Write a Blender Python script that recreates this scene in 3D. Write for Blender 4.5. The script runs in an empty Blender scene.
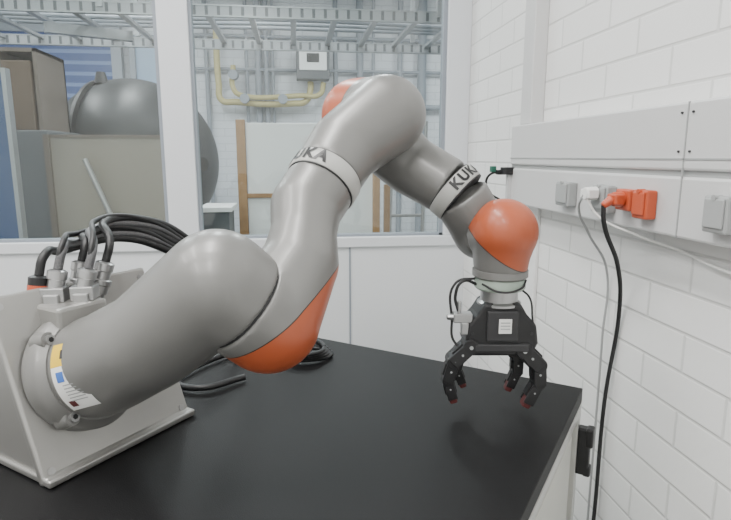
import bpy, math, bmesh
from mathutils import Vector as V, Matrix
from math import sin,cos,pi,radians
sc=bpy.context.scene
# ---------------------------------------------------------------- helpers
def link(o,parent=None):
    sc.collection.objects.link(o)
    if parent: o.parent=parent
    return o
def empty(name):
    e=bpy.data.objects.new(name,None); e.empty_display_size=.05
    return link(e)
def frame(ax):
    ax=V(ax).normalized()
    t=V((0,0,1)) if abs(ax.z)<.9 else V((1,0,0))
    a=ax.cross(t).normalized(); b=ax.cross(a).normalized()
    return ax,a,b
class MB:
    def __init__(s): s.v=[];s.f=[]
    def frustum(s,p0,p1,r0,r1,n=32):
        p0=V(p0);p1=V(p1);ax,a,b=frame(p1-p0);k=len(s.v)
        for p,r in((p0,r0),(p1,r1)):
            for i in range(n):
                t=2*pi*i/n; s.v.append(p+a*(r*cos(t))+b*(r*sin(t)))
        for i in range(n):
            j=(i+1)%n; s.f.append((k+i,k+n+i,k+n+j,k+j))
        s.f.append(tuple(k+i for i in range(n))); s.f.append(tuple(k+n+i for i in reversed(range(n))))
        return s
    def lathe(s,p,ax,prof,n=40):
        p=V(p);ax,a,b=frame(ax);k=len(s.v)
        for h,r in prof:
            for i in range(n):
                t=2*pi*i/n; s.v.append(p+ax*h+a*(r*cos(t))+b*(r*sin(t)))
        m=len(prof)
        for q in range(m-1):
            for i in range(n):
                j=(i+1)%n; s.f.append((k+q*n+i,k+(q+1)*n+i,k+(q+1)*n+j,k+q*n+j))
        s.f.append(tuple(k+i for i in range(n))); s.f.append(tuple(k+(m-1)*n+i for i in reversed(range(n))))
        return s
    def sphere(s,c,r,n=28,m=16,sc3=(1,1,1)):
        c=V(c);k=len(s.v)
        s.v.append(c+V((0,0,r*sc3[2])))
        for i in range(1,m):
            ph=pi*i/m
            for j in range(n):
                t=2*pi*j/n; s.v.append(c+V((r*sc3[0]*sin(ph)*cos(t),r*sc3[1]*sin(ph)*sin(t),r*sc3[2]*cos(ph))))
        s.v.append(c-V((0,0,r*sc3[2])))
        for j in range(n): s.f.append((k,k+1+j,k+1+(j+1)%n))
        for i in range(m-2):
            for j in range(n):
                a=k+1+i*n+j;b=k+1+i*n+(j+1)%n; s.f.append((a,a+n,b+n,b))
        e=k+1+(m-1)*n; q=k+1+(m-2)*n
        for j in range(n): s.f.append((e,q+(j+1)%n,q+j))
        return s
    def obox(s,c,h,X=(1,0,0),Y=(0,1,0),Z=(0,0,1)):
        c=V(c);X=V(X)*h[0];Y=V(Y)*h[1];Z=V(Z)*h[2];k=len(s.v)
        for a,b,d in((-1,-1,-1),(1,-1,-1),(1,1,-1),(-1,1,-1),(-1,-1,1),(1,-1,1),(1,1,1),(-1,1,1)):
            s.v.append(c+X*a+Y*b+Z*d)
        for q in((0,3,2,1),(4,5,6,7),(0,1,5,4),(1,2,6,5),(2,3,7,6),(3,0,4,7)): s.f.append(tuple(k+i for i in q))
        return s
    def box(s,x0,x1,y0,y1,z0,z1):
        return s.obox(((x0+x1)/2,(y0+y1)/2,(z0+z1)/2),((x1-x0)/2,(y1-y0)/2,(z1-z0)/2))
    def prism(s,pts,d):
        d=V(d);k=len(s.v);n=len(pts)
        for p in pts: s.v.append(V(p))
        for p in pts: s.v.append(V(p)+d)
        s.f.append(tuple(k+i for i in reversed(range(n)))); s.f.append(tuple(k+n+i for i in range(n)))
        for i in range(n):
            j=(i+1)%n; s.f.append((k+i,k+j,k+n+j,k+n+i))
        return s
    def make(s,name,mat,parent=None,smooth=False,bevel=0,seg=2,remesh=0,smit=0):
        me=bpy.data.meshes.new(name); me.from_pydata([tuple(v) for v in s.v],[],s.f)
        bm=bmesh.new();bm.from_mesh(me);bmesh.ops.recalc_face_normals(bm,faces=bm.faces)
        bm.to_mesh(me);bm.free()
        me.materials.append(mat)
        if smooth: me.polygons.foreach_set('use_smooth',[True]*len(me.polygons))
        o=bpy.data.objects.new(name,me); link(o,parent)
        if remesh:
            m=o.modifiers.new('remesh','REMESH');m.mode='VOXEL';m.voxel_size=remesh;m.use_smooth_shade=True
            m=o.modifiers.new('smooth','SMOOTH');m.factor=.6;m.iterations=smit
        if bevel:
            m=o.modifiers.new('bevel','BEVEL');m.width=bevel;m.segments=seg;m.limit_method='ANGLE';m.angle_limit=radians(35)
            if smooth: m.harden_normals=True
        elif smooth and not remesh:
            m=o.modifiers.new('edges','EDGE_SPLIT');m.split_angle=radians(38)
        return o
def cable(name,pts,r,mat,parent=None):
    cu=bpy.data.curves.new(name,'CURVE');cu.dimensions='3D';cu.bevel_depth=r;cu.bevel_resolution=4;cu.resolution_u=10;cu.use_fill_caps=True
    sp=cu.splines.new('BEZIER');sp.bezier_points.add(len(pts)-1)
    for b,p in zip(sp.bezier_points,pts):
        b.co=p;b.handle_left_type='AUTO';b.handle_right_type='AUTO'
    cu.materials.append(mat)
    return link(bpy.data.objects.new(name,cu),parent)
# ---------------------------------------------------------------- materials
def mat(name,col,rough=.5,metal=0,noise=0,nscale=20,bump=0,bscale=200,coat=0,spec=.5):
    m=bpy.data.materials.new(name);m.use_nodes=True;n=m.node_tree.nodes;l=m.node_tree.links
    p=n['Principled BSDF'];p.inputs['Base Color'].default_value=(*col,1);p.inputs['Roughness'].default_value=rough
    p.inputs['Metallic'].default_value=metal;p.inputs['Coat Weight'].default_value=coat;p.inputs['Specular IOR Level'].default_value=spec
    tc=n.new('ShaderNodeTexCoord')
    if noise:
        t=n.new('ShaderNodeTexNoise');t.inputs['Scale'].default_value=nscale;t.inputs['Detail'].default_value=4
        l.new(tc.outputs['Object'],t.inputs['Vector'])
        mx=n.new('ShaderNodeMix');mx.data_type='RGBA'
        mx.inputs[6].default_value=(*[c*(1-noise) for c in col],1);mx.inputs[7].default_value=(*[min(1,c*(1+noise)) for c in col],1)
        l.new(t.outputs['Fac'],mx.inputs[0]);l.new(mx.outputs[2],p.inputs['Base Color'])
    if bump:
        t=n.new('ShaderNodeTexNoise');t.inputs['Scale'].default_value=bscale
        l.new(tc.outputs['Object'],t.inputs['Vector'])
        b=n.new('ShaderNodeBump');b.inputs['Strength'].default_value=bump;b.inputs['Distance'].default_value=.002
        l.new(t.outputs['Fac'],b.inputs['Height']);l.new(b.outputs['Normal'],p.inputs['Normal'])
    return m
GREY=(.205,.203,.196)
ORG=(.40,.088,.034)
def capmat(name,centre,q,c,base=GREY,cap=ORG):
    """painted casing whose cover (one side of a parting plane) is orange"""
    m=mat(name,base,.38,.28,coat=.08);n=m.node_tree.nodes;l=m.node_tree.links;p=n['Principled BSDF']
    tc=n.new('ShaderNodeTexCoord')
    s=n.new('ShaderNodeVectorMath');s.operation='SUBTRACT';s.inputs[1].default_value=centre;l.new(tc.outputs['Object'],s.inputs[0])
    d=n.new('ShaderNodeVectorMath');d.operation='DOT_PRODUCT';d.inputs[1].default_value=V(q).normalized();l.new(s.outputs[0],d.inputs[0])
    g=n.new('ShaderNodeMath');g.operation='GREATER_THAN';g.inputs[1].default_value=c;l.new(d.outputs['Value'],g.inputs[0])
    mx=n.new('ShaderNodeMix');mx.data_type='RGBA';mx.inputs[6].default_value=(*base,1);mx.inputs[7].default_value=(*cap,1)
    l.new(g.outputs[0],mx.inputs[0])
    cp=n.new('ShaderNodeMath');cp.operation='COMPARE';cp.inputs[1].default_value=c;cp.inputs[2].default_value=.0009;l.new(d.outputs['Value'],cp.inputs[0])
    m2=n.new('ShaderNodeMix');m2.data_type='RGBA';m2.inputs[7].default_value=(.05,.03,.02,1);l.new(mx.outputs[2],m2.inputs[6]);l.new(cp.outputs[0],m2.inputs[0])
    l.new(m2.outputs[2],p.inputs['Base Color'])
    mm=n.new('ShaderNodeMath');mm.operation='MULTIPLY_ADD';mm.inputs[1].default_value=-.28;mm.inputs[2].default_value=.28
    l.new(g.outputs[0],mm.inputs[0]);l.new(mm.outputs[0],p.inputs['Metallic'])
    return m
def brick(name,axes,c1,c2,cm):
    m=mat(name,c1,.6);n=m.node_tree.nodes;l=m.node_tree.links;p=n['Principled BSDF']
    tc=n.new('ShaderNodeTexCoord');s=n.new('ShaderNodeSeparateXYZ');l.new(tc.outputs['Object'],s.inputs[0])
    c=n.new('ShaderNodeCombineXYZ');l.new(s.outputs[axes[0]],c.inputs[0]);l.new(s.outputs[axes[1]],c.inputs[1])
    b=n.new('ShaderNodeTexBrick');l.new(c.outputs[0],b.inputs['Vector'])
    b.inputs['Scale'].default_value=1;b.inputs['Brick Width'].default_value=.25;b.inputs['Row Height'].default_value=.083
    b.inputs['Mortar Size'].default_value=.005;b.inputs['Mortar Smooth'].default_value=.7
    b.inputs['Color1'].default_value=(*c1,1);b.inputs['Color2'].default_value=(*c2,1);b.inputs['Mortar'].default_value=(*cm,1)
    l.new(b.outputs['Color'],p.inputs['Base Color'])
    t=n.new('ShaderNodeTexNoise');t.inputs['Scale'].default_value=60;l.new(tc.outputs['Object'],t.inputs['Vector'])
    a=n.new('ShaderNodeMath');a.operation='MULTIPLY_ADD';a.inputs[1].default_value=.2;l.new(t.outputs['Fac'],a.inputs[0])
    iv=n.new('ShaderNodeMath');iv.operation='SUBTRACT';iv.inputs[0].default_value=1;l.new(b.outputs['Fac'],iv.inputs[1]);l.new(iv.outputs[0],a.inputs[2])
    bu=n.new('ShaderNodeBump');bu.inputs['Strength'].default_value=.45;bu.inputs['Distance'].default_value=.003
    l.new(a.outputs[0],bu.inputs['Height']);l.new(bu.outputs['Normal'],p.inputs['Normal'])
    return m
M={}
M['grey']=mat('silver_grey_paint',GREY,.38,.28,coat=.08)
M['ring']=mat('light_ring_paint',(.44,.44,.42),.4,.05)
M['black']=mat('black_plastic',(.012,.012,.013),.4)
M['dark']=mat('dark_gap',(.03,.03,.032),.6)
M['cable']=mat('black_cable',(.015,.015,.016),.45)
M['hose']=mat('braided_grey_hose',(.13,.13,.135),.4,.3,noise=.5,nscale=300)
M['steel']=mat('brushed_steel',(.45,.45,.45),.3,.9,noise=.1)
M['plate']=mat('cast_plate',(.40,.395,.38),.34,.7,noise=.10,nscale=7)
M['white']=mat('white_paint',(.80,.80,.79),.45)
M['offw']=mat('trunking_grey_white',(.58,.58,.58),.4)
M['sock']=mat('socket_grey',(.34,.35,.35),.45)
M['orange']=mat('orange_plastic',(.50,.085,.032),.4)
M['red']=mat('red_rubber_pad',(.10,.02,.02),.6)
M['label']=mat('label_white',(.80,.80,.78),.5)
M['yellow']=mat('label_yellow',(.75,.50,.03),.5)
M['blue']=mat('label_blue',(.05,.15,.5),.5)
M['table']=mat('black_laminate',(.006,.006,.0065),.5,noise=.3,nscale=400,bump=.25,bscale=500,spec=.22)
M['cab']=mat('cabinet_grey',(.55,.55,.51),.5)
M['alu']=mat('aluminium_profile',(.6,.6,.58),.35,.7)
M['pframe']=mat('partition_white',(.68,.70,.73),.45)
M['ppanel']=mat('partition_panel',(.70,.72,.74),.5)
M['floor']=mat('floor_grey',(.22,.22,.21),.5,noise=.15,nscale=6)
M['ceil']=mat('ceiling_white',(.8,.8,.8),.8)
M['wood']=mat('timber',(.38,.225,.11),.6,noise=.25,nscale=15)
M['ply']=mat('brown_board',(.14,.115,.095),.6,noise=.15,nscale=12)
M['bbox']=mat('brown_box',(.10,.068,.045),.6,noise=.15,nscale=12)
M['tank']=mat('dark_grey_tank',(.018,.020,.022),.45,noise=.1,nscale=5)
M['tray']=mat('galvanised_tray',(.34,.36,.38),.4,.6)
M['pipey']=mat('yellow_pipe',(.50,.44,.20),.5)
M['pipeg']=mat('grey_pipe',(.27,.30,.34),.5)
M['board']=mat('white_board',(.86,.88,.88),.5)
M['bluep']=mat('blue_panel',(.025,.06,.16),.4)
M['greyb']=mat('grey_cabinet',(.11,.12,.13),.5)
M['greenp']=mat('green_clear_plastic',(.35,.42,.36),.15)  # plain light green-grey plastic colour of the ring
wallR=brick('painted_brick_right',(1,2),(.81,.81,.80),(.78,.78,.77),(.64,.64,.63))
wallB=brick('painted_brick_back',(0,2),(.72,.75,.79),(.68,.71,.76),(.54,.57,.61))
def striped(name,c1,c2,per,ax,duty=.17):
    m=mat(name,c1,.5);n=m.node_tree.nodes;l=m.node_tree.links
    tc=n.new('ShaderNodeTexCoord');s=n.new('ShaderNodeSeparateXYZ');l.new(tc.outputs['Object'],s.inputs[0])
    k=n.new('ShaderNodeMath');k.operation='PINGPONG';k.inputs[1].default_value=per/2;l.new(s.outputs[ax],k.inputs[0])
    g=n.new('ShaderNodeMath');g.operation='GREATER_THAN';g.inputs[1].default_value=per*duty;l.new(k.outputs[0],g.inputs[0])
    x=n.new('ShaderNodeMix');x.data_type='RGBA';x.inputs[6].default_value=(*c2,1);x.inputs[7].default_value=(*c1,1)
    l.new(g.outputs[0],x.inputs[0]);l.new(x.outputs[2],n['Principled BSDF'].inputs['Base Color'])
    return m
M['shut']=striped('blue_shutter',(.035,.075,.22),(.13,.20,.38),.11,2)
M['slot']=striped('slotted_tray',(.32,.34,.36),(.09,.10,.11),.07,0,.13)
def glass(name,tint,fac):
    m=bpy.data.materials.new(name);m.use_nodes=True;n=m.node_tree.nodes;l=m.node_tree.links;n.clear()
    o=n.new('ShaderNodeOutputMaterial');t=n.new('ShaderNodeBsdfTransparent');t.inputs[0].default_value=(*tint,1)
    g=n.new('ShaderNodeBsdfGlossy');g.inputs['Roughness'].default_value=.02;x=n.new('ShaderNodeMixShader');x.inputs[0].default_value=fac
    l.new(t.outputs[0],x.inputs[1]);l.new(g.outputs[0],x.inputs[2]);l.new(x.outputs[0],o.inputs[0]);return m
M['glass']=glass('window_glass',(.92,.95,.94),.05)
def acryl():
    m=bpy.data.materials.new('smoked_acrylic');m.use_nodes=True;n=m.node_tree.nodes
    p=n['Principled BSDF'];p.inputs['Base Color'].default_value=(.40,.36,.30,1);p.inputs['Roughness'].default_value=.3;p.inputs['Alpha'].default_value=.5;return m
M['acr']=acryl()
# ---------------------------------------------------------------- room
XW=.78;YP=2.5
MB().box(-3.2,3.2,-1.8,7,-.1,0).make('floor',M['floor'])
MB().box(-3.2,3.2,-1.8,7,3.2,3.3).make('ceiling',M['ceil'])
MB().box(XW,XW+.12,-1.8,YP+.1,0,3.2).make('wall_right',wallR)
MB().box(-3.2,-3.1,-1.8,7,0,3.2).make('wall_left',M['white'])
MB().box(-3.1,XW,-1.9,-1.8,0,3.2).make('wall_rear',M['white'])
MB().box(-3.1,3.1,6.5,6.6,0,3.2).make('wall_back',wallB)
MB().box(3.1,3.2,YP,7,0,3.2).make('wall_side_back_room',M['white'])
MB().box(-3.1,XW,YP,YP+.06,0,.95).make('wall_partition',M['ppanel'])
p=empty('window_1')
b=MB()
b.box(-3.1,XW,YP-.015,YP+.075,.948,.995)
for x0,x1 in((-.54,-.415),(.675,XW),(-2.1,-1.98)): b.box(x0,x1,YP-.01,YP+.07,.995,3.2)
b.make('frame',M['pframe'],p,bevel=.004)
b=MB()
for x0,x1 in((-1.98,-.54),(-.415,.675)):
    for xx in((x0,x0+.012),(x1-.016,x1)): b.box(xx[0],xx[1],YP+.005,YP+.05,.995,3.2)
    b.box(x0,x1,YP+.005,YP+.05,.995,1.006)
b.make('gasket',M['pipeg'],p)
b=MB()
for x0,x1 in((-1.968,-.552),(-.403,.659)): b.box(x0,x1,YP+.025,YP+.031,1.006,3.2)
b.make('pane',M['glass'],p)
b=MB()
for x in(.24,-1.3): b.box(x,x+.008,YP-.004,YP,0,.948)
b.make('trim_1',M['pipeg'])
MB().box(.735,XW,1.72,1.80,1.452,3.2).make('cable_duct',M['offw'],bevel=.004)
MB().box(.768,XW,1.70,1.78,0,1.198).make('trim_2',M['white'],bevel=.003)
# ---------------------------------------------------------------- trunking with sockets
t=empty('wall_cable_trunking')
MB().box(.712,XW,.15,1.81,1.325,1.450).make('upper_cover',M['offw'],t,bevel=.005)
MB().box(.718,XW,.15,1.808,1.312,1.327).make('groove',M['sock'],t)
MB().box(.712,XW,.15,1.81,1.200,1.314).make('lower_cover',M['offw'],t,bevel=.005)
MB().box(.7105,.713,.963,.966,1.201,1.449).box(.7105,.713,.15,1.81,1.345,1.348).make('cover_joints',M['sock'],t)
b=MB()
for z in(1.43,1.36):
    for y in(.95,.98): b.frustum((.709,y,z),(.713,y,z),.0022,.0022,12)
b.make('cover_screws',M['dark'],t)
MB().box(.70,.714,1.79,1.81,1.2,1.3).make('end_cap',M['offw'],t)
def socket(name,y,w,col,z=1.256,pr=.024,h=.031):
    e=empty(name)
    MB().box(.712-pr,.712,y-w,y+w,z-h,z+h).make('housing',col,e,bevel=.004)
    MB().box(.712-pr-.004,.712-pr,y-w*.8,y+w*.8,z-h*.72,z+h*.85).make('lid',col,e,bevel=.003)
    MB().frustum((.712-pr-.005,y,z+h*.9),(.712-pr+.01,y,z+h*.9),.005,.005,12).make('hinge',col,e)
    return e
socket('power_socket',1.385,.036,M['sock']);socket('power_socket.001',1.205,.034,M['sock'])
socket('power_socket.002',1.052,.024,M['orange'],h=.029);socket('power_socket.003',.845,.028,M['sock'])
e=empty('power_plug')
b=MB().frustum((.690,1.115,1.262),(.668,1.115,1.262),.017,.015,24).frustum((.668,1.115,1.262),(.648,1.117,1.248),.011,.007,20);b.obox((.675,1.115,1.262),(.010,.018,.011))
b.make('body',M['orange'],e,bevel=.003)
MB().box(.690,.712,1.088,1.142,1.238,1.283).make('socket_base',M['orange'],e,bevel=.004)
cable('cord',[(.650,1.117,1.249),(.655,1.12,1.215),(.72,1.16,1.11),(.765,1.21,1.0),(.765,1.24,.746),(.765,1.245,.42),(.75,1.24,.05),(.70,1.1,.012),(.68,.8,.012)],.005,M['cable'],e)
e=empty('white_plug')
MB().frustum((.684,1.21,1.268),(.655,1.21,1.268),.016,.014,20).obox((.668,1.21,1.268),(.012,.02,.01)).make('body',M['label'],e,bevel=.002)
cable('cord',[(.657,1.215,1.265),(.655,1.23,1.24),(.70,1.26,1.17),(.762,1.275,1.08),(.766,1.275,.9),(.766,1.275,.5),(.768,1.28,.03)],.003,M['sock'],e)
cable('cord_2',[(.657,1.205,1.262),(.68,1.19,1.22),(.73,1.12,1.185),(.765,1.02,1.165),(.765,.92,1.15),(.765,.80,1.145),(.765,.5,1.16)],.0028,M['label'],e)
e=empty('network_plug')
MB().obox((.70,1.80,1.305),(.018,.02,.012)).obox((.685,1.82,1.30),(.014,.014,.008)).make('body',M['black'],e,bevel=.003)
MB().obox((.665,1.84,1.31),(.008,.012,.010)).make('boot',mat('green_boot',(.02,.12,.08),.5),e,bevel=.002)
cable('cord',[(.69,1.82,1.30),(.66,1.84,1.295),(.65,1.86,1.27),(.67,1.88,1.23),(.72,1.9,1.2)],.004,M['cable'],e)
# ---------------------------------------------------------------- table
u=V((.798,-.603,0));w=V((.603,.798,0));C=V((.62,1.092,0))
t=empty('workbench')
L=1.72;W=1.02;cc=C-u*(L/2)-w*(W/2)
MB().obox(cc+V((0,0,.833)),(L/2,W/2,.017),u,w).make('top',M['table'],t,bevel=.002)
MB().obox(cc+V((0,0,.448)),(L/2-.012,W/2-.012,.368),u,w).make('cabinet_body',M['cab'],t,bevel=.003)
b=MB()
for k in range(2):
    b.obox(C-u*.010-w*(.29+.47*k)+V((0,0,.45)),(.006,.215,.32),u,w)
b.make('side_panels',M['cab'],t,bevel=.004)
b=MB()
for a_ in(.014,L-.014):
    for b_ in(.014,W-.014): b.obox(C-u*a_-w*b_+V((0,0,.45)),(.014,.014,.366),u,w)
b.obox(C-u*.008-w*(W/2)+V((0,0,.80)),(.008,W/2-.01,.010),u,w)
b.make('corner_profiles',M['alu'],t,bevel=.002)
b=MB()
for a_ in(.05,L-.05):
    for b_ in(.05,W-.05): b.obox(C-u*a_-w*b_+V((0,0,.04)),(.02,.02,.04),u,w)
b.make('feet',M['black'],t)
MB().obox(C+u*.012-w*.01+V((0,0,.71)),(.014,.012,.055),u,w).obox(C+u*.024-w*.01+V((0,0,.745)),(.008,.014,.022),u,w).obox(C+u*.022-w*.01+V((0,0,.665)),(.008,.012,.012),u,w).make('latch',M['black'],t,bevel=.004)
# ---------------------------------------------------------------- robot
rb=empty('robot_arm')
a2=V((.701,.282,-.657)).normalized()
J2=V((-.078,.811,1.14));l1c=J2-a2*.048;l2c=J2+a2*.05
nb=V((.80,-.50,.33)).normalized()
fl=V((-.354,.953,.998))
def chain(pts):
    b=MB()
    for (p,r),(q,s) in zip(pts,pts[1:]): b.frustum(p,q,r,s,40)
    for i,(p,r) in enumerate(pts):
        if 0<i<len(pts)-1: b.sphere(p,r*.999)
    return b
chain([(fl+nb*.012,.086),(fl+nb*.05,.0845),(V((-.225,.856,1.074)),.078),(l1c,.080),(J2-a2*.0012,.0785)]).make('base_link',M['grey'],rb,remesh=.0035,smit=14)
r1=V((.051,.97,1.31));A205=V((.019,.935,1.267));A230=V((.014,.899,1.231))
m1=(V((.091,1.016,1.366))-A205).normalized()
cap2=capmat('casing_orange_shoulder',l2c,(.522,.148,-.832),-.004)
chain([(J2+a2*.0012,.0785),(l2c,.079),(V((.006,.868,1.185)),.062),(A230,.0535),(A205,.060),(r1-m1*.014,.0605)]).make('upper_arm_lower_link',cap2,rb,remesh=.0035,smit=14)
J4=V((.163,1.111,1.429));l3c=V((.174,1.060,1.426));l4c=V((.131,1.167,1.432));a4=(l4c-l3c).normalized()
chain([(r1+m1*.014,.0605),(V((.091,1.016,1.366)),.065),(l3c,.0735),(J4-a4*.0012,.074)]).make('upper_arm_upper_link',M['grey'],rb,remesh=.0035,smit=14)
r2=V((.313,1.075,1.282));f1=V((.233,1.126,1.334));m2=(V((.345,1.062,1.232))-f1).normalized()
cap4=capmat('casing_orange_elbow',l4c,(-.502,.812,.168),-.036)
chain([(J4+a4*.0012,.073),(l4c,.074),(f1,.060),(r2-m2*.013,.0565)]).make('forearm_link',cap4,rb,remesh=.0035,smit=14)
l5c=V((.372,1.083,1.203));l6c=V((.392,1.011,1.210));a6=(l6c-l5c).normalized();J6=(l5c+l6c)/2
chain([(r2+m2*.013,.0565),(V((.345,1.070,1.24)),.055),(l5c,.058),(J6-a6*.001,.060)]).make('forearm_wrist_link',M['grey'],rb,remesh=.0035,smit=14)
cap6=capmat('casing_orange_wrist',l6c,(.43,-.42,.77),-.028)
chain([(J6+a6*.001,.061),(l6c,.064),(V((.39,1.015,1.165)),.054),(V((.39,1.017,1.138)),.051)]).make('wrist_link',cap6,rb,remesh=.003,smit=10)
b=MB()
for c_,a_,r_ in((J2,a2,.074),(J4,a4,.069),(J6,a6,.056)): b.frustum(c_-a_*.01,c_+a_*.01,r_,r_,40)
b.make('joint_seams',M['dark'],rb,smooth=True)
MB().lathe(r1,m1,[(-.0155,.058),(-.0155,.0615),(-.0135,.063),(.0135,.063),(.0155,.0615),(.0155,.058)],64).make('ring_band',M['ring'],rb,smooth=True)
MB().lathe(r2,m2,[(-.0145,.054),(-.0145,.0575),(-.0125,.059),(.0125,.059),(.0145,.0575),(.0145,.054)],64).make('ring_band_2',M['ring'],rb,smooth=True)
b=MB()
for c_,m_,h in((r1,m1,.0165),(r2,m2,.0155)):
    rr=.0608 if m_ is m1 else .057
    for s_ in(-1,1): b.frustum(c_+m_*(h*s_-.001),c_+m_*(h*s_+.001),rr,rr,64)
b.make('ring_seams',M['dark'],rb,smooth=True)
def wraptext(s,name,c,m,out,r,size):
    cu=bpy.data.curves.new(name,'FONT');cu.body=s;cu.size=size;cu.align_x='CENTER';cu.align_y='CENTER';cu.offset=.0013;cu.space_character=1.2
    to=bpy.data.objects.new(name+'_t',cu);sc.collection.objects.link(to)
    dg=bpy.context.evaluated_depsgraph_get();me=bpy.data.meshes.new_from_object(to.evaluated_get(dg))
    bpy.data.objects.remove(to)
    bm=bmesh.new();bm.from_mesh(me);bmesh.ops.subdivide_edges(bm,edges=bm.edges,cuts=2);bm.to_mesh(me);bm.free()
    m=m.normalized();e1=(out-m*out.dot(m)).normalized();e2=m.cross(e1)
    for v in me.vertices:
        th=v.co.x/r; v.co=c+m*v.co.y+(e1*cos(th)+e2*sin(th))*(r+.0011)
    me.materials.clear();me.materials.append(M['black'])
    return link(bpy.data.objects.new(name,me),rb)
wraptext('KUKA','lettering',r1,m1,V((-.70,-.62,.25)),.063,.031)
wraptext('KUKA','lettering_2',r2,-m2,V((.36,-.80,.46)),.059,.029)
MB().lathe((.39,1.017,1.140),(0,0,-1),[(0,.048),(.002,.053),(.014,.053),(.018,.048)],48).make('tool_flange',M['grey'],rb,smooth=True)
# base flange
MB().lathe(fl-nb*.016,nb,[(0,.102),(.022,.102),(.030,.097),(.040,.088)],64).make('base_flange',M['grey'],rb,smooth=True)
E1=(V((0,-1,.25))-nb*V((0,-1,.25)).dot(nb)).normalized();E2=nb.cross(E1)
b=MB();bb=MB();bc=MB()
for k in range(4):
    t_=2*pi*k/4+radians(48)
    q=fl+(E1*cos(t_)+E2*sin(t_))*.090
    b.frustum(q-nb*.006,q+nb*.020,.017,.013,28)
    bb.frustum(q+nb*.019,q+nb*.026,.0085,.008,20)
    bc.frustum(q+nb*.025,q+nb*.0265,.0045,.0045,6)
b.make('flange_bosses',M['grey'],rb,smooth=True)
bb.make('flange_bolts',M['steel'],rb,smooth=True)
bc.make('bolt_sockets',M['black'],rb)
def decal(name,axial,ang,wa,ha,matl,off=.0008,r=.0862):
    vs=[];fs=[];n=12
    for i in range(n+1):
        for j in range(4):
            th=ang+(i/n-.5)*wa/r
            ax=axial+(j/3-.5)*ha
            rr=r-max(0,ax-.012)*.045+off
            vs.append(fl+nb*ax+(E1*cos(th)+E2*sin(th))*rr)
    for i in range(n):
        for j in range(3): fs.append((4*i+j,4*i+j+1,4*i+j+5,4*i+j+4))
    me=bpy.data.meshes.new(name);me.from_pydata([tuple(v) for v in vs],[],fs);me.materials.append(matl)
    return link(bpy.data.objects.new(name,me),rb)
decal('warning_label',.066,.26,.078,.064,M['label'],.0012)
decal('warning_label_yellow',.066,-.40,.036,.064,M['yellow'],.0014)
decal('warning_symbol',.062,-.40,.014,.014,M['dark'],.0018)
decal('warning_label_yellow_2',.086,.0,.020,.018,M['yellow'],.0018)
decal('warning_label_blue',.052,.0,.016,.016,M['blue'],.0018)
decal('warning_label_red',.050,.55,.012,.014,M['red'],.0018)
for k in range(6): decal('label_print_%d'%k,.070,.16+.065*k,.0018,.036,M['sock'],.0018)
# mounting bracket
pb=empty('robot_mounting_bracket')
tilt=radians(20.6);pn=(u*cos(tilt)+V((0,0,1))*sin(tilt));pu=(-u*sin(tilt)+V((0,0,1))*cos(tilt))
bm_=V((-.302,.953,.852))
cpl=bm_+pu*.152-pn*.008
MB().obox(cpl,(.146,.152,.008),w,pu,pn).make('face_plate',M['plate'],pb,bevel=.005,seg=3)
b=MB()
for s_ in(-1,1):
    e0=bm_+w*(.14*s_)+V((0,0,.001))-u*.01
    top=e0+pu*.295
    b.prism([e0,e0-u*.24,e0-u*.24+V((0,0,.03)),top-u*.03,top-u*.004],w*(-.01*s_))
b.make('gussets',M['plate'],pb,bevel=.002)
MB().obox(bm_-u*.12+V((0,0,.007)),(.125,.145,.006),u,w).obox(bm_+u*.004+V((0,0,.006)),(.01,.146,.006),u,w).make('foot_plate',M['plate'],pb,bevel=.003)
b=MB()
for a_ in(-.13,.13):
    for c_ in(.018,.286):
        q=bm_+w*a_+pu*c_; b.frustum(q-pn*.002,q+pn*.002,.006,.006,18)
b.make('plate_bolts',M['steel'],pb)
MB().obox(bm_-w*.118+pu*.155+pn*.0006,(.006,.008,.0006),w,pu,pn).make('sticker_yellow',M['yellow'],pb)
MB().obox(bm_+w*.03+pu*.287+pn*.0006,(.018,.006,.0006),w,pu,pn).make('sticker_white',M['label'],pb)
# connectors and cables
cb=empty('robot_cable_loom')
MB().obox(fl+V((-.025,.02,.093)),(.035,.045,.02),u,w).make('connector_box',M['plate'],cb,bevel=.006)
cons=[V((-.435,.985,1.125)),V((-.405,.985,1.135)),V((-.385,1.035,1.14)),V((-.360,.99,1.135)),V((-.345,1.03,1.14))]
ends=[]
b=MB();ob=MB();kb=MB()
for i,c_ in enumerate(cons):
    d=(V((.1+.05*i,.15,1))).normalized()
    (kb if i==0 else b).lathe(c_-d*.05,d,[(0,.013),(.02,.013),(.021,.017),(.035,.017),(.037,.019),(.045,.019),(.047,.014),(.06,.014),(.062,.016),(.075,.016),(.078,.011)],24)
    ends.append(c_+d*.028)
    if i==0: ob.lathe(c_-d*.002,d,[(0,.0165),(.014,.0165)],24)
b.make('connectors',M['steel'],cb,smooth=True)
kb.make('power_connector',M['black'],cb,smooth=True)
ob.make('connector_ring',M['orange'],cb,smooth=True)
b=MB()
for i in(1,3): b.obox(cons[i]-V((0,.018,.03)),(.012,.01,.02)).obox(cons[i]+V((.0,-.004,-.012)),(.019,.017,.012))
b.make('connector_latches',M['steel'],cb,bevel=.002)
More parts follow.
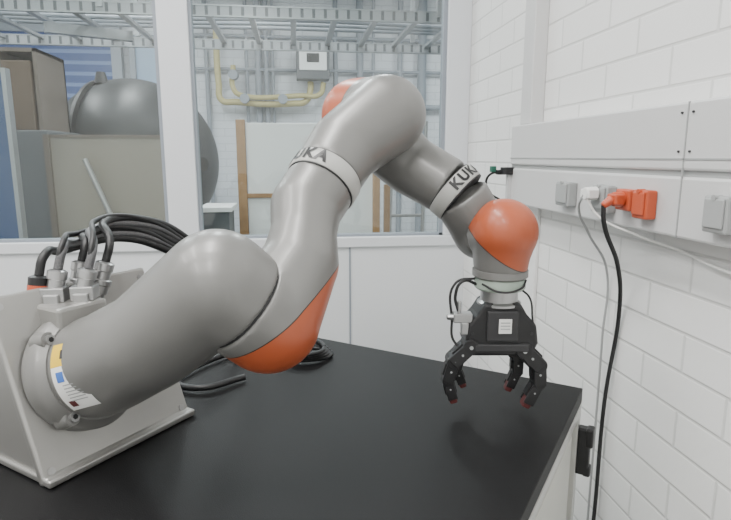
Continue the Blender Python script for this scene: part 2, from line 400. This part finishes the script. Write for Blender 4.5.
for i,c_ in enumerate(ends):
    for s_ in range(2 if i in(1,3) else 1):
        k=i-2+.5*s_
        cable('hose_%d_%d'%(i,s_),[c_,c_+V((.006,.01,.03+.01*s_)),V((-.392+.016*k,1.08+.01*i,1.205+.012*k+.012*s_)),V((-.33+.01*k,1.15+.012*i,1.208+.008*k+.008*s_)),V((-.265+.008*k,1.235+.014*i,1.165+.005*k)),V((-.20+.01*k,1.33,1.08)),V((-.15,1.42+.02*k,.95)),V((-.10,1.46+.02*k,.862)),V((.03,1.44+.02*k,.862))],.0075 if s_==0 else .005,M['hose'] if (i+s_)%2 else M['cable'],cb)
cable('hose_low',[V((-.16,1.40,.862)),V((-.24,1.30,.862)),V((-.27,1.22,.862)),V((-.22,1.17,.862)),V((-.12,1.22,.862))],.007,M['cable'],cb)
cb2=empty('coiled_cable')
for k in range(4):
    pts=[(.015+(.07-.006*k)*cos(t_*pi/5),1.36+(.045+.004*k)*sin(t_*pi/5),.858+.006*k+.002*sin(t_)) for t_ in range(11)]
    cable('loop_%d'%k,pts,.0055,M['cable'],cb2)
# ---------------------------------------------------------------- gripper
g=empty('robotic_gripper')
gx=V((.992,-.125,0));gy=V((.125,.992,0));G0=V((.39,1.017,0))
def G(x,y,z): return G0+gx*x+gy*y+V((0,0,z))
MB().lathe(G(0,0,1.122),(0,0,-1),[(0,.047),(.004,.049),(.018,.049),(.022,.045)],40).make('force_sensor',M['greenp'],g,smooth=True)
MB().lathe(G(0,0,1.100),(0,0,-1),[(0,.036),(.022,.036),(.026,.042),(.03,.042)],40).make('adapter',M['steel'],g,smooth=True)
pts=[(-.034,1.078),(.034,1.078),(.047,1.056),(.066,1.036),(.071,1.0),(.060,.974),(-.060,.974),(-.069,1.0),(-.064,1.036),(-.047,1.056)]
MB().prism([G(x,-.036,z) for x,z in pts],gy*.072).make('palm',M['black'],g,bevel=.006,seg=3)
MB().obox(G(0,-.038,1.035),(.030,.004,.030),gx,gy).obox(G(0,-.036,.992),(.052,.006,.008),gx,gy).make('palm_cover',M['dark'],g,bevel=.003)
MB().obox(G(.004,-.043,1.036),(.012,.0008,.014),gx,gy).make('label',M['label'],g)
b=MB()
for k in range(3): b.obox(G(.004,-.0441,1.043-.006*k),(.009,.0004,.001),gx,gy)
b.make('label_print',M['sock'],g)
b=MB()
for x in(-.056,.056):
    for z in(1.02,.985): b.frustum(G(x,-.038,z),G(x,-.033,z),.003,.003,12)
b.make('palm_screws',M['dark'],g)
b=MB().obox(G(-.074,-.02,1.048),(.018,.012,.009),gx,gy).obox(G(-.07,-.025,1.028),(.007,.009,.012),gx,gy)
b.frustum(G(-.090,-.02,1.048),G(-.104,-.02,1.048),.007,.005,16).frustum(G(-.08,-.02,1.055),G(-.08,-.02,1.08),.004,.004,12)
b.make('valve_fittings',M['steel'],g,bevel=.002)
def finger(i,P,wid):
    P=[G(*p) for p in P];b=MB();st=MB()
    for k,(p,q) in enumerate(zip(P,P[1:])):
        d=(q-p);Ln=d.length;d=d.normalized();s=gy;n=d.cross(s).normalized()
        ww=wid*(1-.13*k)
        for sd in(-1,1): b.obox((p+q)/2+s*(ww*.58*sd),(ww*.5,ww*.14,Ln/2+.004),n,s,d)
        b.obox((p+q)/2,(ww*.36,ww*.5,Ln/2),n,s,d)
        b.obox((p+q)/2+n*(ww*.42),(ww*.2,ww*.4,Ln*.33),n,s,d)
        b.obox((p+q)/2-n*(ww*.42),(ww*.2,ww*.4,Ln*.30),n,s,d)
        b.frustum(p-s*ww*.75,p+s*ww*.75,ww*.60,ww*.60,20)
        st.frustum(p-s*ww*.82,p+s*ww*.82,ww*.14,ww*.14,14)
        st.frustum((p+q)/2-s*ww*.76,(p+q)/2+s*ww*.76,ww*.09,ww*.09,10)
    b.make('finger_%d'%i,M['black'],g,bevel=.0015)
    st.make('finger_%d_pins'%i,M['sock'],g,smooth=True)
    q=P[-1];d=(P[-1]-P[-2]).normalized();n=d.cross(gy).normalized()
    MB().obox(q+d*.002,(wid*.30,wid*.40,.012),n,gy,d).make('finger_%d_pad'%i,M['red'],g,bevel=.004,seg=3)
finger(1,[(-.058,-.022,.993),(-.090,-.025,.963),(-.100,-.025,.925),(-.090,-.025,.890)],.026)
finger(2,[(-.040,.024,.990),(-.068,.026,.963),(-.076,.026,.930),(-.064,.026,.900)],.024)
finger(3,[(.045,-.018,.985),(.076,-.02,.955),(.079,-.02,.918),(.060,-.02,.878)],.028)
finger(4,[(.030,.025,.985),(.048,.026,.952),(.048,.026,.922),(.036,.026,.892)],.024)
cable('lead_1',[G(-.045,-.01,1.11),G(-.075,-.02,1.118),G(-.088,-.02,1.09),G(-.082,-.02,1.06)],.003,M['cable'],g)
cable('lead_2',[G(-.045,0,1.12),G(-.085,.0,1.11),G(-.092,-.01,1.04),G(-.085,-.02,.995),G(-.06,-.03,.99)],.0025,M['cable'],g)
cable('lead_3',[G(.04,-.01,1.10),G(.055,-.015,1.085),G(.058,-.03,1.05),G(.064,-.03,.99)],.002,M['cable'],g)
cable('lead_4',[G(-.04,-.03,1.115),G(-.01,-.055,1.105),G(.03,-.045,1.11),G(.045,-.02,1.12)],.002,M['cable'],g)
# ---------------------------------------------------------------- back room
o=empty('cable_ladder')
b=MB()
for y,z in((3.6,2.2),(4.4,2.16)):
    b.obox((-.4,y,z),(1.75,.004,.028))
b.make('rails',M['slot'],o)
b=MB()
for y,z in((3.6,2.2),(4.4,2.16)):
    for s_ in(-1,1): b.obox((-.4,y+.01,z+.03*s_),(1.75,.016,.004))
for k in range(14): b.box(-2.0+k*.25,-1.965+k*.25,3.6,4.4,2.165,2.185)
for x in(-1.1,.9):
    for y in(3.6,4.4): b.box(x,x+.03,y-.015,y+.015,2.2,3.2)
b.obox((-1.25,3.9,2.12),(.25,.03,.03),(.9,.43,0),(-.43,.9,0))
b.make('rungs',M['tray'],o)
for k in range(3): cable('laid_cable_%d'%k,[(-2.0,3.8+.1*k,2.2),(-1,3.85+.1*k,2.2),(0,3.78+.12*k,2.2),(1.3,3.9+.08*k,2.2)],.014,M['pipeg'],o)
o=empty('gas_pipes');
cable('pipe_1',[(-.77,6.33,2.9),(-.77,6.33,2.1),(-.75,6.33,1.95),(-.6,6.33,1.93),(.0,6.33,1.92),(.15,6.33,1.95),(.2,6.33,2.08),(.2,6.33,2.15)],.033,M['pipey'],o)
cable('pipe_2',[(-.61,6.29,2.3),(-.61,6.29,2.05),(-.55,6.29,2.0),(.1,6.29,2.0),(.3,6.29,2.02),(.34,6.29,2.14)],.027,M['pipey'],o)
b=MB()
for x in(-.5,-.1): b.frustum((x,6.23,1.96),(x,6.36,1.96),.05,.05,20)
b.frustum((-.61,6.23,2.2),(-.61,6.36,2.2),.05,.05,20)
b.make('valves',M['pipeg'],o,smooth=True)
o=empty('conduit_pipes');b=MB()
for x,r in((-.36,.035),(-.27,.028),(.75,.04),(1.2,.03),(-.2,.015),(1.45,.05),(-.9,.025),(.48,.025),(.9,.02),(-.48,.02)): b.frustum((x,6.44,.0),(x,6.44,3.19),r,r,16)
for z in(2.62,2.55,2.86,2.28): b.frustum((-1.1,6.43,z),(2.0,6.43,z),.018,.018,12)
b.frustum((.42,6.43,1.9),(2.0,6.43,1.9),.03,.03,12)
b.make('pipes',M['pipeg'],o,smooth=True)
o=empty('distribution_box')
MB().box(.05,.40,6.2,6.38,2.16,2.5).box(.2,.25,6.38,6.495,2.3,2.4).make('housing',M['greyb'],o,bevel=.01)
MB().box(.08,.37,6.185,6.2,2.25,2.47).make('front',M['board'],o,bevel=.01)
MB().box(.16,.29,6.18,6.19,2.33,2.42).make('display',M['black'],o)
o=empty('roller_shutter')
MB().box(-3.05,-1.85,6.38,6.44,1.2,2.6).make('slats',M['shut'],o)
MB().box(-3.05,-1.75,6.36,6.46,2.6,2.72).box(-1.85,-1.75,6.36,6.46,0.0,2.6).make('housing',M['pipeg'],o)
o=empty('glazed_door')
MB().box(-1.68,-1.62,6.38,6.46,0,2.6).box(-1.22,-1.16,6.38,6.46,0,2.6).box(-1.62,-1.22,6.38,6.46,2.54,2.6).box(-1.62,-1.22,6.38,6.46,1.75,1.8).make('frame',M['pipeg'],o,bevel=.004)
MB().box(-1.62,-1.22,6.42,6.43,0,2.54).make('leaf',mat('pale_blue_glass',(.33,.45,.60),.2),o)
o=empty('white_partition_board')
MB().box(-.32,.58,4.0,4.03,.0,1.58).make('sheet',M['board'],o,bevel=.004)
MB().box(-.385,-.325,3.97,4.03,0,1.60).box(.555,.605,3.96,4.0,0,1.37).box(-.32,.555,4.031,4.06,.9,.96).box(-.34,-.1,3.98,4.0,1.07,1.10).make('timber_posts',M['wood'],o,bevel=.003)
o=empty('storage_tank')
MB().sphere((-1.21,4.6,1.31),.62,64,36,(1.0,1,1)).make('dome',M['tank'],o,smooth=True)
MB().lathe((-1.36,4.58,1.31),(1,-.18,.06),[(-.012,.5),(-.012,.607),(.012,.607),(.012,.5)],64).make('seam_ring',M['black'],o,smooth=True)
MB().frustum((-1.36,4.4,1.87),(-1.36,4.4,1.95),.05,.03,20).frustum((-.70,4.2,1.3),(-.64,4.12,1.3),.05,.05,20).make('nozzle',M['black'],o,smooth=True)
b=MB()
for dx,dy in((-.3,-.25),(.3,-.25),(-.3,.25),(.3,.25)): b.box(-1.21+dx-.03,-1.21+dx+.03,4.6+dy-.03,4.6+dy+.03,0,.95)
b.make('stand',M['tray'],o)
o=empty('storage_shelf')
MB().box(-1.90,-1.42,3.5,3.9,1.93,1.95).box(-1.90,-1.42,3.88,3.9,1.5,1.95).box(-1.44,-1.42,3.5,3.9,1.5,1.95).box(-1.90,-1.88,3.5,3.9,1.5,1.95).box(-1.63,-1.61,3.5,3.9,1.5,1.95).make('shelf_case',M['ply'],o)
MB().box(-1.60,-1.45,3.48,3.86,1.5,1.88).make('brown_box',M['bbox'],o,bevel=.005)
MB().box(-1.95,-1.38,3.45,3.95,0,1.5).make('lower_cabinet',M['greyb'],o,bevel=.006)
o=empty('acrylic_safety_panel')
MB().box(-1.31,-.60,3.3,3.31,.3,1.46).make('sheet',M['acr'],o)
MB().box(-1.34,-1.31,3.28,3.33,0,1.47).box(-.60,-.57,3.28,3.33,0,1.47).box(-1.31,-.6,3.29,3.32,1.455,1.47).make('frame',M['ply'],o)
o=empty('leaning_steel_pole')
MB().frustum((-1.12,3.24,1.34),(-.62,3.2,.0),.014,.014,12).make('tube',M['steel'],o,smooth=True)
o=empty('blue_door_panel')
MB().box(-1.60,-1.38,3.0,3.03,0,1.75).make('leaf',M['bluep'],o,bevel=.004)
MB().box(-1.38,-1.36,2.99,3.04,0,1.77).box(-1.6,-1.38,2.99,3.04,1.75,1.77).make('edge',M['tray'],o)
o=empty('steel_scaffold_rack')
b=MB()
for x in(.72,.98): b.frustum((x,4.3,0),(x+.03,4.3,1.62),.015,.015,12)
for z in(.9,1.2,1.5): b.frustum((.72,4.3,z),(1.0,4.3,z),.012,.012,12)
b.frustum((.72,4.3,1.15),(.9,4.3,1.62),.012,.012,12)
b.make('tubes',M['steel'],o,smooth=True)
MB().box(.66,.70,4.1,4.15,0,1.15).make('timber',M['wood'],o)
o=empty('material_cart')
MB().box(-.56,-.40,3.5,3.8,.15,1.02).make('body',M['greyb'],o,bevel=.01)
MB().box(-.58,-.38,3.48,3.82,1.02,1.05).box(-.57,-.39,3.49,3.81,.12,.15).make('shelves',M['board'],o,bevel=.004)
b=MB()
for x in(-.54,-.42):
    for y in(3.53,3.77): b.frustum((x-.012,y,.05),(x+.012,y,.05),.05,.05,20); b.box(x-.006,x+.006,y-.01,y+.01,.05,.13)
b.make('casters',M['black'],o)
# ---------------------------------------------------------------- lights
def area(name,loc,sx,sy,power,col=(1,1,1),rot=(0,0,0)):
    l=bpy.data.lights.new(name,'AREA');l.shape='RECTANGLE';l.size=sx;l.size_y=sy;l.energy=power;l.color=col
    o=bpy.data.objects.new(name,l);o.location=loc;o.rotation_euler=rot;link(o);return o
k=0
WC=(1,.985,.96);BC=(.95,.98,1)
for x,y,pw,col in((-.4,.9,40,WC),(-1.4,.9,30,WC),(-2.4,.9,28,WC),(-.4,-.9,34,WC),(-1.6,-.9,34,WC),(-1.2,4.4,40,BC),(.6,4.4,42,BC),(2.2,4.6,45,BC),(-2.3,4.4,38,BC),(-.3,3.25,32,BC),(-1.8,3.25,18,BC)):  # the short back-room lamps are added out of view to brighten the white board
    e=empty('ceiling_or_fill_lamp' if k==0 else 'ceiling_or_fill_lamp.%03d'%k);k+=1
    sx,sy=(.15,.65) if y!=3.25 else (.15,.4)
    MB().box(x-sx,x+sx,y-sy,y+sy,3.14,3.199).make('housing',M['white'],e)
    a=area('tube_or_fill_light',(x,y,3.13),.26,sy*1.85,pw,col);a.parent=e
wd=bpy.data.worlds.new('world');sc.world=wd;wd.use_nodes=True;wd.node_tree.nodes['Background'].inputs[0].default_value=(.95,.97,1,1);wd.node_tree.nodes['Background'].inputs[1].default_value=.5
# ---------------------------------------------------------------- camera
cd=bpy.data.cameras.new('camera');cd.sensor_width=36;cd.lens=560/731*36;cd.clip_start=.02
co=bpy.data.objects.new('camera',cd);co.location=(0,0,1.35);co.rotation_euler=(radians(90-10.42),0,radians(-7.2));link(co);sc.camera=co
